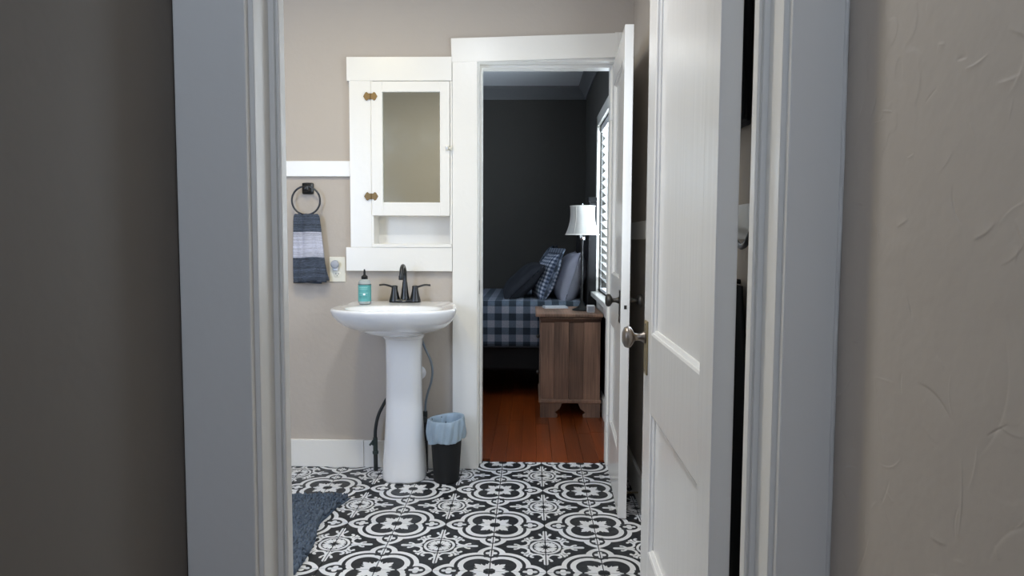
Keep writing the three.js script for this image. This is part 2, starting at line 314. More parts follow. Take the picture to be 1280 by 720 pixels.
// ---- painted woodwork
// hall doorway
{
  const t = thing('trim_3', 'white painted door frame of the hall doorway', 'door frame', [0, 0, 0], 0, null, 'structure');
  const CF = -0.945;
  obj('casing', box(HL + 0.0008, -0.381, 0, 2.16, ZF, CF, 0.0025), M.trim, t);
  // casing at the right wall: scribed to the uneven plaster
  { const g = box(0.338, HR - 0.0008, 0, 2.16, ZF, CF, 0.0025); obj('casing', g, M.trim, t);
    obj('caulk_bead', tube(Array.from({ length: 90 }, (_, i) => [HR - 0.0022 + 0.0026 * (fbm(i / 90, 0.3, 12, 3) - 0.5) * 2, i * 0.0243, CF + 0.0002]), 0.0032, 260, 7), M.trim, t); }
  obj('casing', box(-0.381, 0.338, 2.06, 2.16, ZF, CF, 0.0025), M.trim, t);
  obj('jamb', box(-0.392, -0.374, 0, 2.05, ZB, ZF + 0.0006, 0.0015), M.trim, t);
  obj('jamb', box(0.331, 0.349, 0, 2.05, ZB, ZF + 0.0006, 0.0015), M.trim, t);
  obj('jamb', box(-0.392, 0.349, 2.05, 2.07, ZB, ZF + 0.0006, 0.0015), M.trim, t);
  // door stops with a small bead on the face
  for (const [s, x] of [[1, -0.374], [-1, 0.331]]) {
    const sh = new THREE.Shape([[0, -1.011], [0.0075, -1.011], [0.0085, -1.0125], [0.0088, -1.0155], [0.0102, -1.0155], [0.0108, -1.0125], [0.012, -1.011], [0.0142, -1.0112], [0.0152, -1.0125], [0.0152, -1.032], [0, -1.032]].map(([a, b]) => new THREE.Vector2(x + s * a, -b)));
    const g = new THREE.ExtrudeGeometry(sh, { depth: 2.045, bevelEnabled: false }); g.rotateX(-Math.PI / 2); obj('door_stop', metric(g), M.trim, t);
  }
  obj('door_stop', box(-0.374, 0.331, 2.035, 2.05, -1.032, -1.011, 0.001), M.trim, t);
  for (const [a, b] of [[-0.49, -0.385], [0.342, 0.447]]) obj('casing', box(a, b, 0, 2.16, ZB - 0.014, ZB, 0.002), M.trim, t);
  obj('casing', box(-0.49, 0.447, 2.06, 2.17, ZB - 0.014, ZB, 0.002), M.trim, t);
}
// bedroom doorway: its head has sunk to the left a little
{
  const t = thing('trim_4', 'white painted door frame around the bedroom doorway', 'door frame', [0, 0, 0], 0, null, 'structure');
  const F = BZ + 0.024;
  obj('casing', box(-0.3925, -0.268, 0, 2.052, BZ, F, 0.002), M.trim, t);
  obj('casing', box(0.412, 0.499, 0, 2.06, BZ, F, 0.002), M.trim, t);
  const head = box(-0.41, 0.41, -0.058, 0.058, -0.002, 0.026, 0.002); head.rotateZ(0.028); head.translate(0.013, 2.112, F - 0.024);
  obj('head_casing', head, M.trim, t);
  obj('head_casing', box(0.405, 0.499, 2.068, 2.185, BZ, F, 0.002), M.trim, t);
  const JX = -0.262, JR = 0.408;
  obj('jamb', box(-0.283, JX, 0, 2.058, BZ2 - 0.012, BZ + 0.004, 0.0015), M.trim, t);
  obj('jamb', box(JR, 0.424, 0, 2.06, BZ2 - 0.012, BZ + 0.004, 0.0015), M.trim, t);
  obj('jamb', box(-0.283, 0.424, 2.05, 2.075, BZ2 - 0.012, BZ + 0.004, 0.0015), M.trim, t);
  obj('door_stop', box(JX, JX + 0.012, 0, 2.05, BZ2, -3.612, 0.0015), M.trim, t);
  obj('door_stop', box(JR - 0.012, JR, 0, 2.05, BZ2, -3.612, 0.0015), M.trim, t);
  obj('door_stop', box(JX + 0.012, JR - 0.012, 2.036, 2.05, BZ2, -3.612, 0.0015), M.trim, t);
  const sp = obj('strike_plate', box(JX - 0.0005, JX + 0.0012, 0.895, 0.965, -3.602, -3.575, 0.0005), M.darkPewter, t); sp.userData.label = 'dark worn strike plate';
  obj('latch_slot', box(JX + 0.0008, JX + 0.0018, 0.912, 0.938, -3.595, -3.582), M.dark, sp);
}
// rails and baseboards
struct('trim_5', [box(BL, -0.9045, 1.484, 1.562, BZ, BZ + 0.018, 0.003)], M.trim, 'white flat rail meeting the wall cabinet', 'wall rail');
struct('trim_6', [box(BR - 0.018, BR, 1.176, 1.256, BZ + 0.03, -2.77, 0.003), box(BR - 0.018, BR, 1.176, 1.256, -1.93, ZB - 0.02, 0.003)], M.trim, 'white flat rail on the wall behind the open doors', 'wall rail');
struct('baseboard_back', [box(BL, -0.852, 0, 0.141, BZ, BZ + 0.02, 0.003), box(-0.852, -0.3935, 0, 0.138, BZ, BZ + 0.014, 0.002)], M.trim, 'white baseboard behind the pedestal sink', 'baseboard');
struct('baseboard_right', [box(BR - 0.016, BR, 0, 0.14, BZ + 0.03, ZB - 0.02, 0.003)], M.trim, 'white baseboard behind the open doors', 'baseboard');
struct('baseboard_left', [box(BL, BL + 0.016, 0, 0.14, BZ + 0.02, ZB, 0.003)], M.trim, 'white baseboard at the far left of the bathroom', 'baseboard');
struct('baseboard_right', [box(RR - 0.02, RR, 0, 0.13, RZ + 0.02, BZ2 - 0.02, 0.003)], M.trim, 'white baseboard beside the nightstand', 'baseboard');
struct('baseboard_far', [box(RL, RR, 0, 0.13, RZ, RZ + 0.02, 0.003)], M.trim, 'white baseboard behind the bed', 'baseboard');

// ---- windows
// bedroom window with a white slatted blind
{
  const w = thing('window_1', 'bright window with a white slatted blind in the dark bedroom', 'window', [0, 0, 0], 0, null, 'structure');
  const z0 = -5.2, z1 = -4.12, y0 = 0.8, y1 = 2.0, X = RR;
  obj('window_casing', box(X - 0.02, X, y0 - 0.02, y1 + 0.07, z0 - 0.07, z0 + 0.002, 0.002), M.trim, w);
  obj('window_casing', box(X - 0.02, X, y0 - 0.02, y1 + 0.07, z1 - 0.002, z1 + 0.07, 0.002), M.trim, w);
  obj('window_casing', box(X - 0.02, X, y1 - 0.002, y1 + 0.075, z0 - 0.07, z1 + 0.07, 0.002), M.trim, w);
  obj('window_sill', box(X - 0.06, X + 0.13, y0 - 0.035, y0 - 0.002, z0 - 0.09, z1 + 0.09, 0.004), M.trim, w);
  obj('window_apron', box(X - 0.018, X, y0 - 0.13, y0 - 0.035, z0 - 0.06, z1 + 0.06, 0.002), M.trim, w);
  for (const [a, b, c, d] of [[z0, z0 + 0.045, y0, y1], [z1 - 0.045, z1, y0, y1], [z0 + 0.045, z1 - 0.045, y1 - 0.045, y1], [z0 + 0.045, z1 - 0.045, y0, y0 + 0.055], [z0 + 0.045, z1 - 0.045, 1.385, 1.425]])
    obj('sash', box(X + 0.085, X + 0.12, c, d, a, b, 0.002), M.trim, w);
  obj('pane', box(X + 0.1, X + 0.104, y0 + 0.05, 1.39, z0 + 0.04, z1 - 0.04), M.glass, w);
  obj('pane', box(X + 0.1, X + 0.104, 1.42, y1 - 0.04, z0 + 0.04, z1 - 0.04), M.glass, w);
  const b = thing('window_blind', 'white slatted blind hanging in the bedroom window', 'blind');
  obj('head_rail', box(X + 0.006, X + 0.06, y1 - 0.05, y1 - 0.001, z0 + 0.004, z1 - 0.004, 0.003), M.whitePlastic, b);
  const slatG = new RoundedBoxGeometry(0.058, 0.0032, z1 - z0 - 0.016, 1, 0.0012);
  const slatM = phys({ color: '#f4f4f2', roughness: 0.5, transmission: 0.25, thickness: 0 });
  const N = 19; for (let i = 0; i < N; i++) { const s = obj('slat', slatG, slatM, b); s.position.set(X + 0.033, y1 - 0.085 - i * 0.0575, (z0 + z1) / 2); s.rotation.z = -0.8; }
  obj('bottom_rail', box(X + 0.01, X + 0.056, y0 + 0.002, y0 + 0.022, z0 + 0.008, z1 - 0.008, 0.003), M.whitePlastic, b);
  for (const z of [z0 + 0.14, z1 - 0.14]) obj('ladder_cord', bar([X + 0.004, y0 + 0.02, z], [X + 0.004, y1 - 0.04, z], 0.0012, 0.0012, 6), M.whitePlastic, b);
}
// bathroom and hall windows (outside the picture; the daylight comes through them)
function sideWindow(name, label, build) { const w = thing(name, label, 'window', [0, 0, 0], 0, null, 'structure'); build(w); return w; }
sideWindow('window_2', 'white framed window in the bathroom wall left of the doorway', (w) => {
  const Z = ZB, x0 = -2.04, x1 = -1.5, y0 = 0.95, y1 = 2.05;
  for (const [a, b, c, d] of [[x0 - 0.055, x0, y0 - 0.08, y1 + 0.08], [x1, x1 + 0.08, y0 - 0.08, y1 + 0.08], [x0, x1, y1, y1 + 0.08], [x0, x1, y0 - 0.08, y0]]) obj('window_casing', box(a, b, c, d, Z - 0.018, Z, 0.002), M.trim, w);
  for (const [a, b, c, d] of [[x0, x0 + 0.035, y0, y1], [x1 - 0.035, x1, y0, y1], [x0 + 0.035, x1 - 0.035, y1 - 0.035, y1], [x0 + 0.035, x1 - 0.035, y0, y0 + 0.035]]) obj('sash', box(a, b, c, d, Z + 0.04, Z + 0.075, 0.002), M.trim, w);
  obj('pane', box(x0 + 0.03, x1 - 0.03, y0 + 0.03, y1 - 0.03, Z + 0.055, Z + 0.059), M.glass, w);
});
function wallWindow(w, X, s, z0, z1, y0, y1) {   // X: wall face, s: side of the room (1: the room lies at larger x)
  const bx = (p, q, c, d, a, b) => box(Math.min(X + s * p, X + s * q), Math.max(X + s * p, X + s * q), c, d, a, b, 0.002);
  for (const [a, b, c, d] of [[z0 - 0.07, z0, y0 - 0.07, y1 + 0.07], [z1, z1 + 0.07, y0 - 0.07, y1 + 0.07], [z0, z1, y1, y1 + 0.07], [z0, z1, y0 - 0.07, y0]]) obj('window_casing', bx(0, 0.016, c, d, a, b), M.trim, w);
  for (const [a, b, c, d] of [[z0, z0 + 0.035, y0, y1], [z1 - 0.035, z1, y0, y1], [z0 + 0.035, z1 - 0.035, y1 - 0.035, y1], [z0 + 0.035, z1 - 0.035, y0, y0 + 0.035]]) obj('sash', bx(-0.1, -0.06, c, d, a, b), M.trim, w);
  obj('pane', bx(-0.083, -0.078, y0 + 0.03, y1 - 0.03, z0 + 0.03, z1 - 0.03), M.glass, w);
}
sideWindow('window_4', 'white framed window in the bathroom wall behind the open hall door', (w) => wallWindow(w, BR, -1, -2.7, -2.0, 1.0, 2.0));
sideWindow('window_5', 'white framed window beyond the foot of the bed', (w) => wallWindow(w, RL, 1, -5.12, -4.08, 1.0, 2.1));
sideWindow('window_3', 'white framed window of the front room', (w) => {
  const Z = 3.0, x0 = -0.42, x1 = 0.72, y0 = 1.0, y1 = 2.2;
  for (const [a, b, c, d] of [[x0 - 0.045, x0, y0 - 0.06, y1 + 0.06], [x1, x1 + 0.06, y0 - 0.06, y1 + 0.06], [x0, x1, y1, y1 + 0.06], [x0, x1, y0 - 0.06, y0]]) obj('window_casing', box(a, b, c, d, Z - 0.02, Z, 0.002), M.trim, w);
  for (const [a, b, c, d] of [[x0, x0 + 0.035, y0, y1], [x1 - 0.035, x1, y0, y1], [x0 + 0.035, x1 - 0.035, y1 - 0.035, y1], [x0 + 0.035, x1 - 0.035, y0, y0 + 0.035]]) obj('sash', box(a, b, c, d, Z + 0.06, Z + 0.1, 0.002), M.trim, w);
  obj('pane', box(x0 + 0.03, x1 - 0.03, y0 + 0.03, y1 - 0.03, Z + 0.078, Z + 0.082), M.glass, w);
});
// flush ceiling lamps (above the picture)
function ceilingLamp(label, x, z, rgb, power, size) {
  const L = thing('ceiling_lamp', label, 'lamp', [x, CEIL, z]), k = size / 0.17;
  obj('lamp_pan', lathe([[0.0001, 0], [0.13 * k, 0], [0.13 * k, -0.035], [0.112 * k, -0.04], [0.11 * k, -0.036], [0.0001, -0.036]], 40), M.whitePlastic, L);
  obj('diffuser', lathe([[0.0001, -0.052], [0.05 * k, -0.05], [0.09 * k, -0.044], [0.108 * k, -0.036]], 40), mat({ color: '#fff8ee', emissive: new THREE.Color().setRGB(...rgb), emissiveIntensity: 2.2, roughness: 0.6 }), L);
  const l = new THREE.RectAreaLight(new THREE.Color().setRGB(...rgb), power, size, size); l.position.set(x, CEIL - 0.058, z); l.lookAt(x, 0, z); scene.add(l);
}
ceilingLamp('warm round flush lamp on the bathroom ceiling in front of the sink', -0.95, -2.4, [1, 0.85, 0.46], 114, 0.17);
ceilingLamp('white round flush lamp on the bathroom ceiling near the hall doorway', -0.38, -1.93, [0.92, 0.95, 1.0], 192, 0.15);
ceilingLamp('white round flush lamp on the front room ceiling', -0.3, 0.2, [0.66, 0.79, 1.0], 78, 0.2);

// ---------------------------------------------------------------- doors
// local frame: x from hinge edge to free edge, y up, z through the thickness
function makeDoor(name, label, W, H, T, P, knobY, plateM, knobM, kx) {
  const d = thing(name, label, 'door', [0, 0, 0], 0, null, 'structure');
  const [u0, u1, l0, l1] = P, S = P[4], S2 = P[5];
  obj('stile', box(0, S2, 0, H, 0, T, 0.002), M.doorPaint, d); obj('stile', box(W - S, W, 0, H, 0, T, 0.002), M.doorPaint, d);
  obj('rail', box(S2, W - S, 0, l0, 0.0002, T - 0.0002, 0.001), M.doorPaint, d); obj('rail', box(S2, W - S, l1, u0, 0.0002, T - 0.0002, 0.001), M.doorPaint, d); obj('rail', box(S2, W - S, u1, H, 0.0002, T - 0.0002, 0.001), M.doorPaint, d);
  for (const [a, b] of [[l0, l1], [u0, u1]]) {
    obj('panel', box(S2 - 0.005, W - S + 0.005, a - 0.005, b + 0.005, 0.0125, T - 0.0125), M.doorPaint, d);
    // stepped sticking round the panel, both faces
    for (const f of [0, 1]) {
      const z = (q) => f ? T - q : q, y0 = a, y1 = b, x0 = S2, x1 = W - S, pr = [[0, 0.0004], [0.004, 0.0018], [0.0045, 0.005], [0.011, 0.0095], [0.0115, 0.0128]];
      const loopAt = ([o, q]) => [[x0 + o, y0 + o, z(q)], [x1 - o, y0 + o, z(q)], [x1 - o, y1 - o, z(q)], [x0 + o, y1 - o, z(q)]];
      const tri = []; const loops = pr.map(loopAt);
      for (let k = 0; k + 1 < loops.length; k++) for (let i = 0; i < 4; i++) { const A = loops[k][i], B = loops[k][(i + 1) % 4], C = loops[k + 1][(i + 1) % 4], D = loops[k + 1][i]; f ? tri.push(...A, ...B, ...C, ...A, ...C, ...D) : tri.push(...A, ...C, ...B, ...A, ...D, ...C); }
      const g = new THREE.BufferGeometry(); g.setAttribute('position', new THREE.Float32BufferAttribute(tri, 3)); g.computeVertexNormals(); g.setAttribute('uv', new THREE.Float32BufferAttribute(new Float32Array(tri.length / 3 * 2), 2));
      obj('panel_moulding', metric(g), M.doorPaint, d);
    }
  }
  for (const f of [0, 1]) {
    const s = f ? 1 : -1, z = f ? T : 0;
    const pl = obj('escutcheon', box(W - kx - 0.021, W - kx + 0.021, knobY - 0.093, knobY + 0.042, Math.min(z, z + s * 0.004), Math.max(z, z + s * 0.004), 0.0018), plateM, d);
    for (const dy of [-0.083, 0.033]) { const q = obj('screw', new THREE.SphereGeometry(0.0032, 10, 6), knobM, pl); q.position.set(W - kx, knobY + dy, z + s * 0.004); q.scale.z = 0.4; }
    const g = lathe([[0.0001, 0.062], [0.014, 0.061], [0.0245, 0.056], [0.0275, 0.049], [0.0255, 0.041], [0.017, 0.035], [0.0095, 0.031], [0.0085, 0.022], [0.0105, 0.014], [0.0135, 0.008], [0.015, 0.003], [0.0001, 0.003]], 28);
    g.rotateX(s * Math.PI / 2); g.translate(W - kx, knobY, z); const kn = obj('knob', g, knobM, d); kn.userData.label = 'round worn metal knob';
  }
  obj('latch_plate', box(W - 0.0008, W + 0.0012, knobY - 0.06, knobY + 0.02, T / 2 - 0.011, T / 2 + 0.011, 0.0005), M.doorPaint, d);
  const lb = obj('latch_bolt', box(W, W + 0.0035, knobY - 0.032, knobY - 0.016, T / 2 - 0.006, T / 2 + 0.005, 0.001), knobM, d);
  for (const y of [0.22, H - 0.22]) obj('hinge', bar([-0.004, y - 0.045, T + 0.003], [-0.004, y + 0.045, T + 0.003], 0.006), M.doorPaint, d);
  return d;
}
{
  const d = makeDoor('door_1', 'open white two-panel door with a round knob, hung on the hall doorway', 0.70, 2.03, 0.034, [0.94, 1.9, 0.40, 0.75, 0.11, 0.09], 0.925, M.brass, M.pewter, 0.045);
  d.position.set(0.2865, 0.006, -1.10); d.rotation.y = Math.PI / 2 - 0.008;
  obj('edge_plate', box(0.699, 0.7035, 1.03, 1.09, 0.004, 0.030, 0.0015), M.doorPaint, d);
}
{
  const d = makeDoor('door_2', 'open white two-panel door with dark knobs, hung on the bedroom doorway', 0.69, 2.03, 0.036, [1.0, 1.915, 0.26, 0.755, 0.105, 0.105], 0.915, M.darkPewter, M.darkPewter, 0.05);
  d.position.set(0.4395, 0.006, -3.585); d.rotation.set(0, -Math.PI / 2 - 0.045, 0.0);
}
{
  const t = thing('door_stopper', 'thin brass spring door stop with a white tip on the baseboard', 'door stop', [BR - 0.016, 0.05, -3.08]);
  obj('rod', (() => { const pts = []; for (let i = 0; i <= 160; i++) { const a = i / 160; pts.push([-0.062 * a, Math.sin(a * 75) * 0.0042, Math.cos(a * 75) * 0.0042]); } return tube(pts, 0.0012, 200, 5); })(), M.brass, t);
  obj('rubber_tip', bar([-0.060, 0, 0], [-0.078, 0, 0], 0.0065, 0.0055), M.whitePlastic, t);
}

// ---------------------------------------------------------------- bathroom things
// recessed wall cabinet
{
  const F = BZ + 0.03, c = thing('medicine_cabinet', 'white recessed wall cabinet with a dull mirror door above an open cubby', 'cabinet');
  obj('head_board', box(-0.916, -0.3935, 1.953, 2.069, BZ, F, 0.002), M.trim, c);
  obj('side_board', box(-0.9045, -0.797, 1.131, 1.953, BZ, F - 0.002, 0.002), M.trim, c);
  obj('bottom_board', box(-0.928, -0.3935, 1.012, 1.131, BZ, F, 0.002), M.trim, c);
  const D = -3.655;
  obj('body', [box(-0.80, -0.398, 1.142, 1.955, D, D + 0.012), box(-0.80, -0.787, 1.142, 1.955, D, F - 0.004), box(-0.404, -0.398, 1.142, 1.955, D, F - 0.012), box(-0.80, -0.398, 1.94, 1.955, D, F - 0.012), box(-0.787, -0.404, 1.289, 1.30, D, BZ + 0.004)], M.trim, c);
  obj('shelf', box(-0.7968, -0.396, 1.131, 1.149, D, F + 0.004, 0.003), M.trim, c);
  obj('side_strip', box(-0.4035, -0.3938, 1.131, 1.953, BZ, F - 0.006, 0.001), M.trim, c);
  const d = obj('door', [box(-0.794, -0.738, 1.2895, 1.949, BZ + 0.008, F + 0.004, 0.0025), box(-0.453, -0.4045, 1.2895, 1.949, BZ + 0.008, F + 0.004, 0.0025), box(-0.739, -0.452, 1.898, 1.949, BZ + 0.008, F + 0.0038, 0.0025), box(-0.739, -0.452, 1.2895, 1.356, BZ + 0.008, F + 0.0038, 0.0025)], M.trim, c);
  const mir = obj('mirror', box(-0.74, -0.451, 1.354, 1.90, BZ + 0.014, BZ + 0.019), M.mirror, d); mir.userData.label = 'dull greyish mirror pane';
  const hs = new THREE.Shape([[-0.034, 0], [-0.024, 0.017], [-0.018, 0.02], [-0.011, 0.013], [0.011, 0.013], [0.018, 0.02], [0.024, 0.017], [0.034, 0], [0.024, -0.017], [0.018, -0.02], [0.011, -0.013], [-0.011, -0.013], [-0.018, -0.02], [-0.024, -0.017]].map((p) => new THREE.Vector2(...p)));
  const hg = new THREE.ExtrudeGeometry(hs, { depth: 0.002, bevelEnabled: true, bevelSize: 0.001, bevelThickness: 0.0008, bevelSegments: 1 });
  for (const y of [1.876, 1.385]) { const h = obj('hinge', hg, M.bronze, c); h.position.set(-0.797, y, F + 0.0045); h.userData.label = 'ornate bronze surface hinge'; obj('hinge_pin', bar([-0.797, y - 0.013, F + 0.0075], [-0.797, y + 0.013, F + 0.0075], 0.003), M.bronze, c); }
  obj('latch', [box(-0.424, -0.409, 1.611, 1.635, F + 0.003, F + 0.012, 0.002), box(-0.400, -0.392, 1.613, 1.637, F - 0.004, F + 0.012, 0.002), bar([-0.42, 1.623, F + 0.010], [-0.394, 1.623, F + 0.010], 0.0035)], M.ivory, c);
  const kb = lathe([[0.0001, 0.02], [0.006, 0.019], [0.0085, 0.014], [0.006, 0.008], [0.004, 0]], 16); kb.rotateX(Math.PI / 2); kb.translate(-0.4165, 1.623, F + 0.011); obj('latch_knob', kb, M.porcelain, c);
}
// pedestal sink
{
  const s = thing('pedestal_sink', 'white porcelain pedestal sink below the wall cabinet', 'sink');
  const CX = -0.629, inside = (x, z) => { const dz = z + 3.215; const dx = Math.abs(x - CX) / 0.288; if (z < BZ + 0.006) return false; if (dz > 0) return dx ** 2.15 + (dz / 0.195) ** 2.15 < 1; return dx < 1 - 0.235 * Math.pow(-dz / 0.33, 1.7); };
  const C = [CX, -3.30], K = 96, dirs = Array.from({ length: K }, (_, i) => [Math.cos(-i / K * 2 * Math.PI), Math.sin(-i / K * 2 * Math.PI)]);
  const out = dirs.map(([a, b]) => { let lo = 0, hi = 0.6; for (let k = 0; k < 40; k++) { const m = (lo + hi) / 2; inside(C[0] + a * m, C[1] + b * m) ? lo = m : hi = m; } return [C[0] + a * lo, C[1] + b * lo]; });
  const ped = dirs.map(([a, b]) => [-0.614 + a * 0.098, -3.37 + b * 0.098]);
  const bowl = dirs.map(([a, b]) => [CX + a * 0.222, -3.215 + b * 0.142]);
  const ledge = (z) => 0.006 * (1 - smooth(-3.425, -3.395, z));
  const mix = (A, B, t, y, lift = 0) => A.map(([x, z], i) => [lerp(x, B[i][0], t), y + lift * ledge(lerp(z, B[i][1], t)), lerp(z, B[i][1], t)]);
  const rings = [mix(out, ped, 1.0, 0.712), mix(out, ped, 0.97, 0.716), mix(out, ped, 0.80, 0.726), mix(out, ped, 0.62, 0.738), mix(out, ped, 0.42, 0.752), mix(out, ped, 0.24, 0.772), mix(out, ped, 0.11, 0.797), mix(out, ped, 0.03, 0.822), mix(out, ped, 0, 0.842, 0.5), mix(out, bowl, 0.0, 0.85, 1), mix(out, bowl, 0.03, 0.8555, 1), mix(out, bowl, 0.10, 0.857, 1), mix(out, bowl, 0.5, 0.855, 1), mix(out, bowl, 0.85, 0.8535), mix(out, bowl, 0.95, 0.852), mix(out, bowl, 1.0, 0.846)];
  for (const [k, y] of [[0.965, 0.83], [0.90, 0.795], [0.78, 0.762], [0.6, 0.74], [0.35, 0.728], [0.1, 0.724]]) rings.push(bowl.map(([x, z]) => [CX + (x - CX) * k, y, -3.215 + (z + 3.215) * k]));
  obj('basin', loft(rings, { capEnd: true, capStart: true }), M.porcelain, s);
  const dr = lathe([[0.0001, 0.7285], [0.012, 0.7285], [0.021, 0.7275], [0.0225, 0.7245]], 24); dr.translate(CX, 0, -3.215); obj('drain', dr, M.black, s);
  const pr = [[0.0, 0.104], [0.012, 0.1065], [0.03, 0.1065], [0.10, 0.1025], [0.20, 0.0955], [0.32, 0.0895], [0.44, 0.0865], [0.56, 0.0855], [0.66, 0.0875], [0.69, 0.0905], [0.6955, 0.0965], [0.702, 0.0995], [0.716, 0.1005], [0.722, 0.098]].map(([y, r]) => ringAt(-0.614, -3.388, y, r, r * 0.98, 2.6));
  obj('pedestal', loft(pr, { capStart: true, capEnd: true }), M.porcelain, s);
}
// faucet
{
  const f = thing('faucet', 'matte black two-handle faucet on the sink ledge', 'faucet', [-0.622, 0.8605, -3.465]);
  const pl = loft([[0, 0.078, 0.027], [0.010, 0.077, 0.026], [0.016, 0.072, 0.022], [0.017, 0.06, 0.016]].map(([y, a, b]) => ringAt(0, 0, y, a, b, 3.2)), { capStart: true, capEnd: true });
  obj('base_plate', pl, M.black, f);
  obj('spout_body', lathe([[0.0235, 0.008], [0.0225, 0.02], [0.018, 0.045], [0.0145, 0.075], [0.0125, 0.095], [0.0125, 0.099], [0.0105, 0.102], [0.0098, 0.13]], 28), M.black, f);
  obj('spout', tube([[0, 0.11, 0], [0, 0.145, 0.001], [0, 0.166, 0.012], [0, 0.180, 0.036], [0, 0.180, 0.062], [0, 0.168, 0.084], [0, 0.150, 0.094], [0, 0.135, 0.097]], 0.0098, 48, 14), M.black, f);
  const n = obj('nozzle', lathe([[0.0001, 0], [0.0115, 0], [0.0128, 0.003], [0.0128, 0.018], [0.0105, 0.022]], 20), M.black, f); n.position.set(0, 0.116, 0.0975);
  for (const s of [-1, 1]) {
    const hb = lathe([[0.0285, 0.006], [0.027, 0.014], [0.021, 0.035], [0.016, 0.058], [0.0145, 0.072], [0.0155, 0.078], [0.012, 0.083], [0.0001, 0.084]], 24); hb.translate(s * 0.0508, 0, 0);
    const b = obj('handle_body', hb, M.black, f);
    const lv = loft(Array.from({ length: 12 }, (_, i) => { const t = i / 11, x = s * (0.045 + t * 0.082), y = 0.074 + 0.013 * smooth(0, 0.75, t) - 0.002 * smooth(0.75, 1, t), w = 0.0070 + 0.0055 * smooth(0.3, 0.8, t), h = 0.0060 - 0.0012 * t; return Array.from({ length: 12 }, (_, k) => { const a = k / 12 * 6.2832; return [x, y + Math.sin(a) * h, Math.cos(a) * (i === 11 ? w * 0.4 : w) * s]; }); }), { capStart: true, capEnd: true });
    obj('lever', lv, M.black, b);
  }
  obj('maker_mark', box(-0.009, 0.009, 0.0055, 0.0085, 0.0262, 0.0268), M.chrome, f);
}
// soap bottle
{
  const b = thing('soap_bottle', 'clear soap bottle with a teal label and black nozzle on the sink rim', 'bottle', [-0.806, 0.8575, -3.395]);
  const R = 0.031;
  obj('bottle_body', lathe([[0.0001, 0], [0.027, 0], [R, 0.005], [R, 0.098], [0.0295, 0.108], [0.024, 0.116], [0.014, 0.121], [0.0125, 0.126], [0.0001, 0.126]], 36), phys({ color: '#dfe6e4', transmission: 0.55, roughness: 0.15, thickness: 0.03, ior: 1.4, attenuationColor: new THREE.Color('#d8e6e4'), attenuationDistance: 0.12 }), b);
  const lab = canvasTex(512, 256, (c) => {
    c.fillStyle = '#5fa9a8'; c.fillRect(0, 0, 512, 256); c.fillStyle = '#1f3a3a'; c.fillRect(0, 0, 512, 10);
    c.fillStyle = '#a8d6cd'; for (const [y, w, n] of [[42, 9, 7], [66, 7, 9], [128, 5, 6]]) for (let i = 0; i < n; i++) c.fillRect(196 + i * (118 / n), y, 118 / n - 5, w);
    c.fillStyle = '#2f7b74'; for (const [y, n] of [[178, 6], [196, 8]]) for (let i = 0; i < n; i++) c.fillRect(204 + i * (104 / n), y, 104 / n - 4, 9);
    c.fillStyle = '#eef7f4'; c.beginPath(); c.arc(268, 148, 15, 0, 7); c.fill();
  });
  const lg = new THREE.CylinderGeometry(R + 0.0006, R + 0.0006, 0.082, 48, 1, true); lg.rotateY(Math.PI); lg.translate(0, 0.055, 0);
  const lb = obj('label_wrap', lg, mat({ map: lab, roughness: 0.5 }), b); lb.userData.label = 'teal printed label';
  obj('cap', lathe([[0.0001, 0.121], [0.0155, 0.121], [0.0155, 0.133], [0.013, 0.137], [0.007, 0.14], [0.0055, 0.145], [0.005, 0.16], [0.0032, 0.168], [0.0001, 0.169]], 24), M.blackPlastic, b);
}
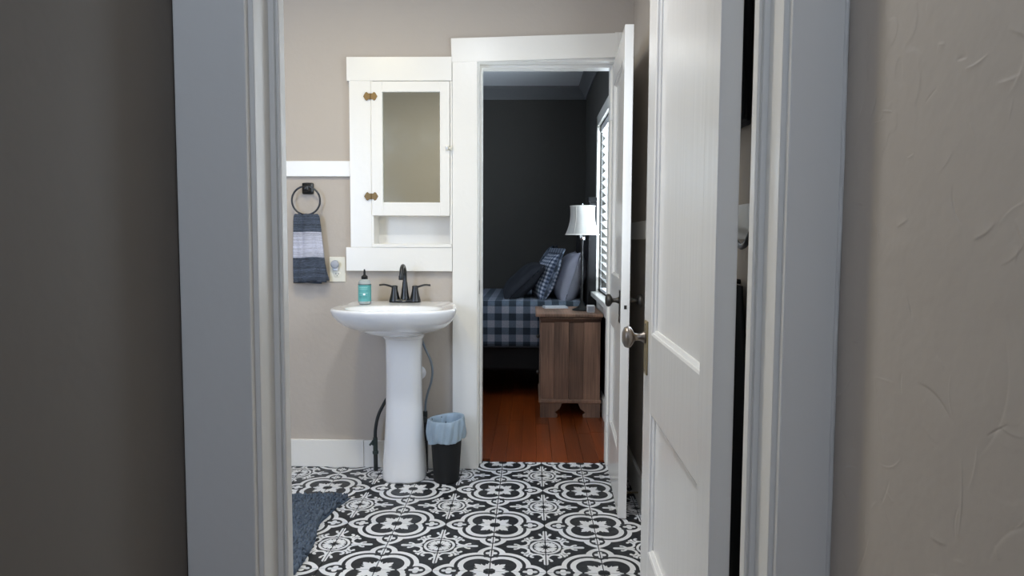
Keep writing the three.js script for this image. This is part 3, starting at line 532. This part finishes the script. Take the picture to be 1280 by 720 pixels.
// towel ring and towel
{
  const r = thing('towel_ring', 'black towel ring with a square mount on the taupe wall', 'towel ring', [-1.124, 1.425, BZ]);
  const mt = loft([[0, 0.029], [0.008, 0.029], [0.012, 0.027], [0.016, 0.018], [0.018, 0.0175], [0.034, 0.015], [0.046, 0.0145]].map(([z, a]) => ringAt(0, 0, 0, a, a, 8, 32).map(([x, , y]) => [x, -y * -1, z])), { capStart: true, capEnd: true });
  obj('mount', mt, M.black, r);
  const rg = new THREE.TorusGeometry(0.071, 0.0048, 12, 64); rg.translate(0.0, -0.062, 0.04); obj('ring', rg, M.black, r);
}
{
  const t = thing('hand_towel', 'navy and pale grey striped hand towel hanging from the black ring', 'towel', [-1.120, 0, BZ + 0.04]);
  const tx = dataTex(256, 512, (u, v) => {
    const band = (1 - smooth(0.255, 0.275, v)) + smooth(0.63, 0.65, v), st = vnoise(u * 2, v * 200, 256), st2 = vnoise(u * 90, v * 240, 256);
    const k = Math.min(1, Math.max(0, band)), mid = 0.5 + 0.5 * Math.sin((v - 0.28) * 8.5);
    const heather = vnoise(u * 128, v * 256, 256), lin = 0.55 + 0.55 * st + 0.25 * st2 + 0.4 * (heather - 0.5), pale = 0.76 + 0.2 * mid + 0.26 * (st - 0.5) + 0.16 * (heather - 0.5);
    return [lerp(200 * pale, 70 * lin, k), lerp(201 * pale, 78 * lin, k), lerp(215 * pale, 92 * lin, k)];
  }, true); tx.wrapT = THREE.ClampToEdgeWrapping;
  const cloth = mat({ map: tx, roughness: 0.95, bumpMap: dataTex(128, 256, (u, v) => 255 * (0.5 * vnoise(u * 64, v * 8, 64) + 0.5 * vnoise(u * 32, v * 128, 128)), false, 1, 1), bumpScale: 0.0012 });
  const sheet = (yTop, yBot, dz, wTop, wBot, lean, ph) => loft(Array.from({ length: 44 }, (_, j) => {
    const v = j / 43, y = lerp(yTop, yBot, v), hw = lerp(wTop, wBot, smooth(0, 1, v) * 0.6 + v * 0.4) / 2 * (1 - 0.14 * Math.exp(-v * 30)), hd = (0.010 + 0.006 * smooth(0, 0.25, v)) * (j === 0 ? 0.5 : 1), cx = lean * v;
    return Array.from({ length: 64 }, (_, i) => { const a = -i / 64 * 2 * Math.PI, c = Math.cos(a), s = Math.sin(a), x = hw * Math.sign(c) * Math.abs(c) ** 0.55, q = x / hw;
      const fold = (0.0065 * Math.sin(q * 5.2 + ph + v * 1.5) + 0.0035 * Math.sin(q * 11 + ph * 2 - v)) * (0.5 + 0.5 * v) - 0.011 * Math.exp(-(((q + 0.38) / 0.06) ** 2)) * (1 - smooth(0.25, 0.75, v)) * (s > 0 ? 1 : 0);
      return [cx + x, y + 0.004 * Math.sin(q * 3 + ph) * v + (j === 0 ? -0.004 * Math.abs(Math.sin(q * 6)) : 0), dz + hd * Math.sign(s) * Math.abs(s) ** 0.7 * 0.9 + fold]; });
  }), { capStart: true, capEnd: true });
  const g1 = sheet(1.298, 0.957, 0.008, 0.132, 0.168, 0.014, 0.6); obj('front_layer', g1, cloth, t);
  const g2 = sheet(1.292, 0.951, -0.012, 0.122, 0.150, -0.006, 2.1); obj('back_layer', g2, cloth, t);
  const g3 = sheet(1.20, 0.966, -0.006, 0.10, 0.060, 0.078, 1.0); obj('side_fold', g3, cloth, t);
}
// outlet and plug-in
{
  const o = thing('wall_outlet', 'ivory wall outlet beside the hanging towel', 'outlet', [-0.980, 1.018, BZ]);
  obj('cover_plate', box(-0.041, 0.041, -0.0635, 0.0635, 0, 0.006, 0.0025), M.ivory, o);
  for (const y of [0.026, -0.026]) { const rc = loft([[0, 0.0165], [0.0075, 0.0165], [0.0085, 0.0155]].map(([z, a]) => ringAt(0, 0, 0, a, a * 0.85, 3, 24).map(([x, , q]) => [x, y - q * -1, z])), { capEnd: true }); const r = obj('receptacle', rc, M.ivory, o); for (const x of [-0.0065, 0.0065]) obj('slot', box(x - 0.0012, x + 0.0012, y, y + 0.008, 0.008, 0.0092), M.dark, r); const gd = new THREE.CylinderGeometry(0.0024, 0.0024, 0.001, 10); gd.rotateX(Math.PI / 2); gd.translate(0, y - 0.006, 0.0088); obj('ground_hole', gd, M.dark, r); }
  obj('screw', bar([0, 0, 0.005], [0, 0, 0.0072], 0.003), M.chrome, o);
  const p = thing('night_light', 'round grey plug-in night light in the upper socket', 'night light', [-0.986, 1.045, BZ + 0.0088]);
  const pg = lathe([[0.0001, 0.03], [0.015, 0.029], [0.0205, 0.024], [0.0215, 0.017], [0.019, 0.008], [0.012, 0.0]], 28); pg.rotateX(Math.PI / 2); obj('dome', pg, M.greyPlastic, p);
  obj('plug_block', box(-0.011, 0.013, -0.033, 0.0, 0, 0.016, 0.004), M.whitePlastic, p);
}
// plumbing under the sink
{
  const h = thing('supply_hose', 'grey braided supply hose curving down right of the sink pedestal', 'hose', [0, 0, 0]);
  obj('hose', tube([[-0.555, 0.735, -3.46], [-0.540, 0.68, -3.462], [-0.522, 0.63, -3.464], [-0.498, 0.575, -3.468], [-0.487, 0.52, -3.47], [-0.494, 0.46, -3.472], [-0.513, 0.40, -3.475], [-0.523, 0.35, -3.478], [-0.525, 0.30, -3.48]], 0.0058, 60, 10), M.hose, h);
  obj('valve', [bar([-0.525, 0.31, -3.48], [-0.525, 0.26, -3.48], 0.011), bar([-0.525, 0.275, -3.48], [-0.525, 0.275, -3.45], 0.008), bar([-0.525, 0.275, -3.452], [-0.525, 0.275, -3.442], 0.014)], M.darkHose, h);
  obj('pipe', bar([-0.523, 0, -3.48], [-0.525, 0.27, -3.48], 0.0105), M.black, h);
  const k = thing('supply_hose', 'dark supply hose with a valve left of the sink pedestal', 'hose', [0, 0, 0]);
  obj('hose', tube([[-0.66, 0.48, -3.49], [-0.70, 0.405, -3.49], [-0.735, 0.345, -3.489], [-0.764, 0.285, -3.487], [-0.779, 0.215, -3.485], [-0.781, 0.15, -3.484]], 0.0085, 40, 10), M.darkHose, k);
  obj('valve', [bar([-0.781, 0.17, -3.484], [-0.780, 0.085, -3.484], 0.0115), bar([-0.779, 0.13, -3.484], [-0.797, 0.142, -3.484], 0.009), bar([-0.795, 0.14, -3.484], [-0.803, 0.146, -3.484], 0.017), bar([-0.78, 0.1, -3.484], [-0.78, 0.088, -3.484], 0.015)], mat({ color: '#46524e', metalness: 0.6, roughness: 0.5 }), k);
  obj('pipe', bar([-0.779, 0, -3.484], [-0.78, 0.09, -3.484], 0.0105), M.darkHose, k);
  const e = thing('drain_escutcheon', 'small white pipe cover on the wall behind the pedestal', 'pipe cover', [-0.568, 0.492, BZ]);
  const eg = lathe([[0.0001, 0.022], [0.014, 0.021], [0.017, 0.012], [0.032, 0.007], [0.037, 0.0]], 24); eg.rotateX(Math.PI / 2); obj('flange', eg, M.whitePlastic, e);
}
// waste bin with a bag
{
  const b = thing('waste_bin', 'small black waste bin standing beside the sink pedestal', 'bin', [-0.404, 0, -3.352]);
  obj('bin_body', lathe([[0.0001, 0], [0.059, 0], [0.0615, 0.004], [0.075, 0.222], [0.0795, 0.296], [0.082, 0.30], [0.0795, 0.302], [0.0765, 0.296], [0.072, 0.22], [0.058, 0.008], [0.0001, 0.008]], 40), M.blackPlastic, b);
  const g = thing('bin_liner', 'crinkled pale blue bag lining the black waste bin', 'bag', [-0.404, 0, -3.352]);
  const wob = (i, j) => 0.004 * Math.sin(i * 0.62 + j * 0.9) + 0.0035 * Math.sin(i * 1.37 - j * 0.7) + 0.0022 * Math.sin(i * 2.9 + j * 2.1);
  const prof = [[0.087, 0.205], [0.090, 0.212], [0.0925, 0.235], [0.0925, 0.262], [0.0905, 0.286], [0.087, 0.304], [0.0815, 0.3085], [0.0755, 0.303], [0.0715, 0.285], [0.0685, 0.25], [0.066, 0.21], [0.060, 0.10], [0.052, 0.06], [0.004, 0.055]];
  const rings = prof.map(([r, y], j) => Array.from({ length: 72 }, (_, i) => { const a = -i / 72 * 2 * Math.PI, w = j >= 5 && j <= 8 ? 0.45 : j > 10 ? 0.3 : 1, R = r + wob(i, j) * w, tilt = j < 10 ? (0.016 * Math.cos(a) - 0.006 * Math.sin(a)) * (j < 3 ? 0.5 : j >= 5 && j <= 7 ? 0.75 : 0.75) : 0; return [Math.cos(a) * Math.max(R, j >= 4 && j <= 8 ? (j < 6 ? 0.0845 : r) : 0.002), y + (j < 2 ? 0.005 * Math.sin(i * 0.4) : 0) + Math.max(tilt, j >= 4 && j <= 8 ? -0.002 : -0.02), Math.sin(a) * Math.max(R, j >= 4 && j <= 8 ? (j < 6 ? 0.0845 : r) : 0.002)]; }));
  obj('bag', loft(rings), phys({ color: '#b9cddb', roughness: 0.35, transmission: 0.3, thickness: 0, side: THREE.DoubleSide }), g);
}
// bath mat
{
  const m = thing('bath_mat', 'shaggy slate blue bath mat on the patterned tiles', 'mat');
  const x0 = -1.5, x1 = -0.83, z0 = -3.09, z1 = -2.28, H = (x, z) => 0.012 + 0.012 * Math.max(0, Math.sin((x * 0.8 + z) * 9 + 1)) * smooth(z1, z0, z) * 0.8 + 0.006 * fbm(x + 5, z + 7, 5, 2);
  const edge = (z) => x1 + 0.022 * Math.sin(z * 7.3 + 0.6) * 0.6 + 0.022 * smooth(-2.95, -3.09, z) - 0.02 * Math.exp(-(((z + 2.78) / 0.09) ** 2));
  const N = 40, rings = Array.from({ length: N + 1 }, (_, j) => { const z = lerp(z0, z1, j / N); return Array.from({ length: 31 }, (_, i) => { const x = lerp(x0, edge(z), i / 30); return [x, H(x, z) - (i === 0 || i === 30 || j === 0 || j === N ? 0.008 : 0), z]; }); });
  const top = loft(rings, { closed: false }), bot = loft(rings.map((r) => r.map(([x, , z]) => [x, 0.001, z])), { closed: false });
  const under = (r) => r.map(([x, , z]) => [x, 0.001, z]), rim = [...rings[0], ...rings.slice(1).map((r) => r[30]), ...rings[N].slice(0, 30).reverse(), ...rings.slice(1, N).map((r) => r[0]).reverse()];
  const mm = [mat({ color: '#4d5b6c', roughness: 1 }), mat({ color: '#5f6f82', roughness: 1 })];
  obj('backing', [top, bot, loft([rim.map(([x, , z]) => [x, 0.001, z]), rim])], mm[0], m);
  // chenille loops: nobody could count them
  const tuft = new THREE.SphereGeometry(1, 6, 5); tuft.scale(0.0062, 0.012, 0.0062);
  const spots = []; for (let z = z0 + 0.004; z < z1; z += 0.0125) for (let x = x0; x < edge(z) - 0.002; x += 0.0115) spots.push([x + (rnd() - 0.5) * 0.007, z + (rnd() - 0.5) * 0.007]);
  const pile = new THREE.InstancedMesh(tuft, mat({ color: '#ffffff', roughness: 1 }), spots.length); pile.name = 'pile'; pile.userData.kind = 'stuff'; pile.castShadow = pile.receiveShadow = true;
  const q = new THREE.Object3D(), col = new THREE.Color();
  spots.forEach(([x, z], i) => { const f = fbm(x * 1.3 + 9, z * 1.3 + 9, 7, 2); q.position.set(x, H(x, z) + 0.003, z); q.rotation.set((rnd() - 0.5) * 1.6 + (f - 0.5) * 3, rnd() * 6, (rnd() - 0.5) * 1.6); const k = 0.85 + rnd() * 0.4; q.scale.set(k, k * (0.8 + rnd() * 0.6), k); q.updateMatrix(); pile.setMatrixAt(i, q.matrix); const c = 0.8 + rnd() * 0.45; pile.setColorAt(i, col.setRGB(0.082 * c, 0.106 * c, 0.142 * c)); });
  m.add(pile);
}
// things on the wall behind the open hall door
{
  const r = thing('robe_hook', 'black hook behind the open white door', 'hook', [BR, 1.86, -1.68]);
  obj('hook_plate', box(-0.006, 0, -0.03, 0.03, -0.02, 0.02, 0.002), M.black, r); obj('prong', tube([[-0.005, 0.005, 0], [-0.03, 0.0, 0], [-0.045, 0.008, 0], [-0.05, 0.026, 0]], 0.005, 20, 8), M.black, r);
  const g = thing('dark_robe', 'dark cloth garment hanging on the wall behind the open door', 'garment', [BR - 0.045, 0, -1.68]);
  const body = loft(Array.from({ length: 30 }, (_, j) => { const v = j / 29, y = lerp(1.87, 1.43, v), hw = lerp(0.02, 0.15, smooth(0, 0.35, v)), hd = lerp(0.012, 0.032, smooth(0, 0.4, v)); return Array.from({ length: 56 }, (_, i) => { const a = i / 56 * 2 * Math.PI, w = 1 + 0.16 * Math.sin(a * 7 + v * 3) * smooth(0.05, 0.5, v); return [Math.cos(a) * hd * w, y, Math.sin(a) * hw * (1 + 0.05 * Math.sin(a * 9 + v * 5))]; }); }), { capStart: true, capEnd: true });
  obj('cloth', body, mat({ color: '#171b22', roughness: 0.85 }), g);
  const c = thing('curved_hook', 'curved black hook over the white rail behind the open door', 'hook', [BR - 0.018, 1.2, -1.70]);
  obj('hook_plate', box(-0.005, 0, -0.022, 0.022, -0.014, 0.014, 0.002), M.black, c);
  obj('arm', tube([[-0.004, 0, 0], [-0.02, -0.004, 0.03], [-0.03, -0.018, 0.10], [-0.034, -0.033, 0.155], [-0.034, -0.040, 0.19], [-0.034, -0.030, 0.225], [-0.032, -0.006, 0.25]], 0.0062, 40, 10), M.black, c);
  const d = thing('dark_towel', 'dark cloth hanging below the white rail behind the open door', 'towel', [BR - 0.024, 0, -1.69]);
  obj('cloth', loft(Array.from({ length: 24 }, (_, j) => { const v = j / 23, y = lerp(1.07, 0.32, v), hw = lerp(0.10, 0.16, smooth(0, 0.3, v)), hd = lerp(0.008, 0.017, smooth(0, 0.3, v)); return Array.from({ length: 48 }, (_, i) => { const a = i / 48 * 2 * Math.PI; return [Math.cos(a) * hd * (1 + 0.25 * Math.sin(a * 8 + v * 2)), y, Math.sin(a) * hw]; }); }), { capStart: true, capEnd: true }), mat({ color: '#15161a', roughness: 0.95 }), d);
  obj('peg', bar([0.024, 1.075, 0], [-0.012, 1.08, 0], 0.006), M.black, d);
}

// ---------------------------------------------------------------- bedroom things
const walnut = (k, seedv) => dataTex(128, 512, (u, v) => { const g = fbm(u + seedv, v, 3, 4), l = 0.6 * vnoise(u * 40 + seedv * 9, v * 5, 64) + 0.4 * vnoise(u * 80, v * 10 + seedv * 5, 128); const s = (0.55 + 0.55 * g + 0.3 * l) * k; return [152 * s, 120 * s, 101 * s]; }, true, 1 / 0.2, 1 / 0.9);
const woodM = [walnut(0.95, 0.1), walnut(1.05, 0.4), walnut(0.88, 0.7)].map((t) => mat({ map: t, roughness: 0.5 }));
{
  const n = thing('nightstand', 'worn brown wooden nightstand beside the plaid bed', 'nightstand');
  const z0 = -5.1, z1 = -4.6, x0 = 0.072, x1 = 0.462;
  obj('top', box(0.035, 0.476, 0.668, 0.69, z0 - 0.012, z1 + 0.016, 0.005), woodM[0], n);
  { const g = loft([[0.668, 0.009], [0.655, 0.009], [0.648, 0.004], [0.637, 0.001], [0.63, 0.0]].map(([y, o]) => [[x0 - o, y, z0 - o], [x1 + o * 0.6, y, z0 - o], [x1 + o * 0.6, y, z1 + o], [x0 - o, y, z1 + o]]), { capStart: true, capEnd: true }); obj('top_moulding', metric(g.toNonIndexed()), woodM[2], n); }
  const xs = [x0, 0.158, 0.255, 0.352, x1];
  for (let i = 0; i < 4; i++) obj('side_board', box(xs[i] + 0.0006, xs[i + 1] - 0.0006, 0.12, 0.64, z1 - 0.018, z1 + (i % 2 ? 0.0006 : 0), 0.0016), woodM[(i * 2 + 1) % 3], n);
  obj('carcass', [box(x0 + 0.001, x1 - 0.001, 0.12, 0.645, z0, z0 + 0.018), box(x1 - 0.012, x1, 0.12, 0.645, z0 + 0.018, z1 - 0.018), box(x0 + 0.02, x1 - 0.012, 0.12, 0.135, z0 + 0.018, z1 - 0.018)], woodM[2], n);
  for (const [a, b] of [[0.14, 0.37], [0.385, 0.625]]) { const d = obj('drawer', box(x0 - 0.006, x0 + 0.014, a, b, z0 + 0.022, z1 - 0.022, 0.003), woodM[0], n); const k = new THREE.SphereGeometry(0.014, 14, 10); k.translate(x0 - 0.016, (a + b) / 2, (z0 + z1) / 2); obj('knob', k, M.darkPewter, d); }
  obj('base_moulding', box(x0 - 0.012, x1 + 0.008, 0.096, 0.121, z0 - 0.008, z1 + 0.012, 0.006), woodM[1], n);
  const br = new THREE.Shape([[0, 0], [0.11, 0], [0.115, 0.02], [0.098, 0.035], [0.13, 0.06], [0.145, 0.097], [0, 0.097]].map((p) => new THREE.Vector2(...p)));
  for (const [s, x] of [[1, x0 - 0.004], [-1, x1 + 0.002]]) for (const z of [z1 - 0.012, z0 + 0.002]) { const g = new THREE.ExtrudeGeometry(br, { depth: 0.018, bevelEnabled: false }); if (s < 0) { g.rotateY(Math.PI); g.translate(0, 0, 0.018); } g.translate(x, 0, z); obj('bracket_foot', metric(g), woodM[2], n); }
}
{
  const l = thing('table_lamp', 'black candlestick lamp with a white bell shade on the nightstand', 'lamp', [0.352, 0.69, -4.84]);
  obj('base', lathe([[0.0001, 0], [0.062, 0], [0.064, 0.005], [0.052, 0.011], [0.03, 0.02], [0.018, 0.034], [0.012, 0.05]], 32), M.lampBlack, l);
  obj('stem', lathe([[0.012, 0.045], [0.0075, 0.07], [0.0075, 0.16], [0.011, 0.175], [0.0075, 0.19], [0.0072, 0.44], [0.009, 0.47], [0.0125, 0.485], [0.0075, 0.495], [0.0075, 0.6]], 20), M.lampBlack, l);
  obj('socket', lathe([[0.0001, 0.482], [0.018, 0.482], [0.019, 0.50], [0.016, 0.52], [0.0001, 0.52]], 20), M.chrome, l);
  const sp = Array.from({ length: 15 }, (_, j) => { const v = j / 14, y = lerp(0.52, 0.712, v), r = 0.084 + 0.03 * (1 - v) ** 2.1 - 0.006 * Math.sin(v * Math.PI); return Array.from({ length: 64 }, (_, i) => { const a = -i / 64 * 2 * Math.PI, k = 1 - 0.012 * (1 - Math.abs(Math.sin(a * 4))) * 0 - 0.02 * Math.abs(Math.sin(a * 4 + 0.4)) ** 2 * -1; return [Math.cos(a) * r * k, y, Math.sin(a) * r * k]; }); });
  const shM = phys({ color: '#b9b7b3', roughness: 0.9, transmission: 0.03, thickness: 0 });
  const shade = obj('shade', loft(sp), shM, l);
  for (const j of [0, 14]) { const pts = sp[j].map(([x, y, z]) => new THREE.Vector3(x, y, z)); obj('shade_trim', new THREE.TubeGeometry(new THREE.CatmullRomCurve3(pts, true), 96, 0.0028, 6, true), mat({ color: '#dcd8d0', roughness: 0.8 }), shade); }
  for (let k = 0; k < 8; k++) { const i = k * 8; obj('shade_seam', tube(sp.map((r) => { const p = r[(i + 2) % 64]; return [p[0] * 1.004, p[1], p[2] * 1.004]; }), 0.0014, 16, 5), mat({ color: '#d6d2ca', roughness: 0.8 }), shade); }
  obj('spider', [bar([-0.083, 0.706, 0], [0.083, 0.706, 0], 0.002), bar([0, 0.706, -0.083], [0, 0.706, 0.083], 0.002), bar([0, 0.6, 0], [0, 0.73, 0], 0.003)], M.chrome, l);
  const c = thing('white_cube', 'small white cube-shaped gadget at the foot of the lamp', 'gadget', [0.404, 0.69, -4.70]);
  obj('body', box(-0.026, 0.026, 0, 0.048, -0.026, 0.026, 0.005), M.whitePlastic, c); obj('face', box(-0.02, 0.02, 0.006, 0.042, 0.0258, 0.0266, 0.0003), M.greyPlastic, c);
  const b = thing('papers', 'thin white booklet lying on the nightstand', 'booklet', [0.175, 0.69, -5.0], 0.15);
  obj('cover', box(-0.085, 0.085, 0, 0.004, -0.06, 0.06, 0.001), mat({ color: '#c9ccd2', roughness: 0.6 }), b); obj('pages', box(-0.08, 0.083, 0.004, 0.012, -0.057, 0.057, 0.001), mat({ color: '#b7bac0', roughness: 0.7 }), b);
}
// bed
function checks(n, cA, cB, cC) {   // gingham: two crossing bands
  return (u, v) => { const a = Math.floor(u * 2 * n) % 2, b = Math.floor(v * 2 * n) % 2, w = 0.9 + 0.2 * vnoise(u * 180, v * 180, 256), c = a && b ? cC : a || b ? cB : cA; return c.map((q) => q * w); };
}
{
  const bed = thing('bed', 'bed with a blue and white plaid cover beside the nightstand', 'bed');
  const plaid = mat({ map: dataTex(512, 512, checks(4, [150, 153, 166], [92, 104, 120], [42, 54, 66]), true, 1 / 0.42, 1 / 0.42), roughness: 0.95 });
  const hb = mat({ color: '#0e0f13', roughness: 0.8 });
  // cover draped over the mattress
  { const g = new RoundedBoxGeometry(2.02, 0.34, 1.36, 6, 0.035); g.translate(-0.6, 0.545, -5.84); const p = g.attributes.position; for (let i = 0; i < p.count; i++) { const x = p.getX(i), z = p.getZ(i), y = p.getY(i); p.setZ(i, z + (z > -5.3 ? 0.006 * Math.sin(x * 15) * smooth(0.7, 0.4, y) : 0)); if (y > 0.7) p.setY(i, y + 0.006 * Math.sin(x * 6 + z * 5)); } obj('plaid_cover', metric(g), plaid, bed); }
  obj('box_spring', box(-1.59, 0.40, 0.20, 0.385, -6.49, -5.19, 0.02), M.dark, bed);
  obj('bed_rail', box(-1.6, 0.41, 0.375, 0.386, -6.50, -5.165, 0.003), mat({ color: '#2a2c33', roughness: 0.7 }), bed);
  for (const [x, z] of [[-1.55, -5.24], [-1.55, -6.44], [0.36, -5.24], [0.36, -6.44]]) obj('leg', box(x - 0.025, x + 0.025, 0, 0.2, z - 0.025, z + 0.025, 0.004), M.dark, bed);
  obj('headboard_panel', box(0.425, 0.475, 0.25, 1.40, -6.44, -5.2, 0.012), hb, bed);
  for (const z of [-6.485, -5.165]) { obj('headboard_post', box(0.418, 0.478, 0, 1.45, z - 0.035, z + 0.035, 0.006), hb, bed); obj('post_cap', box(0.412, 0.478, 1.45, 1.482, z - 0.04, z + 0.04, 0.008), hb, bed); }
  // pillows: two swollen faces meeting in a seam; local z is the thickness
  const pillow = (w, h, t, flange = 0) => { const N = 24, side = (s) => loft(Array.from({ length: N + 1 }, (_, j) => { const v = j / N * 2 - 1; return Array.from({ length: N + 1 }, (_, i) => { const u = i / N * 2 - 1, th = Math.pow(Math.max(0, (1 - Math.abs(u) ** 2.6) * (1 - Math.abs(v) ** 2.6)), 0.55); return [u * w / 2 * (1 - 0.07 * (1 - v * v)), v * h / 2 * (1 - 0.07 * (1 - u * u)), s * (t / 2 * th + 0.002) + 0.006 * Math.sin(u * 7 + v * 4) * th]; }); }), { closed: false }); const a = side(1), b = side(-1); b.index.array.reverse(); b.computeVertexNormals(); return [a, b]; };
  const put = (name, label, g, m, at, rx, ry, group) => { const o = thing(name, label, 'pillow', at, 0, 'pillows against the headboard'); o.rotation.order = 'YXZ'; o.rotation.set(rx, ry, 0); obj('cushion', g, m, o); return o; };
  // turn: face towards -x, lean back towards the headboard
  put('pillow', 'plump grey pillow leaning on the headboard behind the lamp stem', pillow(0.66, 0.43, 0.23), mat({ color: '#9a9cab', roughness: 0.9 }), [0.31, 0.875, -5.58], -0.30, -Math.PI / 2);
  const ging = mat({ map: dataTex(512, 512, checks(13, [196, 200, 212], [118, 130, 150], [58, 70, 92]), true), roughness: 0.95 });
  const big = mat({ map: dataTex(256, 256, checks(4, [128, 136, 150], [82, 92, 108], [44, 54, 68]), true), roughness: 0.95 });
  const gp = put('pillow', 'blue gingham pillow with a plaid border leaning on the grey pillow', pillow(0.48, 0.40, 0.15), ging, [0.125, 0.885, -5.56], -0.38, -Math.PI / 2 + 0.15);
  { const N = 4, fl = new THREE.Shape([[-0.29, -0.235], [0.29, -0.235], [0.29, 0.235], [-0.29, 0.235]].map((p) => new THREE.Vector2(...p))); const hole = new THREE.Path([[-0.215, -0.175], [-0.215, 0.175], [0.215, 0.175], [0.215, -0.175]].map((p) => new THREE.Vector2(...p))); fl.holes.push(hole); const g = new THREE.ExtrudeGeometry(fl, { depth: 0.008, bevelEnabled: true, bevelSize: 0.003, bevelThickness: 0.003, bevelSegments: 2 }); g.translate(0, 0, -0.004); const u = g.attributes.uv; for (let i = 0; i < u.count; i++) u.setXY(i, u.getX(i) / 0.4, u.getY(i) / 0.4); obj('plaid_border', g, big, gp); }
  put('pillow', 'plaid pillow standing behind the dark pillow', pillow(0.52, 0.46, 0.13), big, [0.13, 0.915, -6.16], -0.38, -Math.PI / 2 - 0.1);
  put('pillow', 'dark navy pillow lying against the gingham pillow', pillow(0.56, 0.42, 0.17), mat({ color: '#1b1f29', roughness: 0.9 }), [-0.06, 0.84, -5.60], -0.82, -Math.PI / 2 + 0.06);
}

renderer.render(scene, camera);
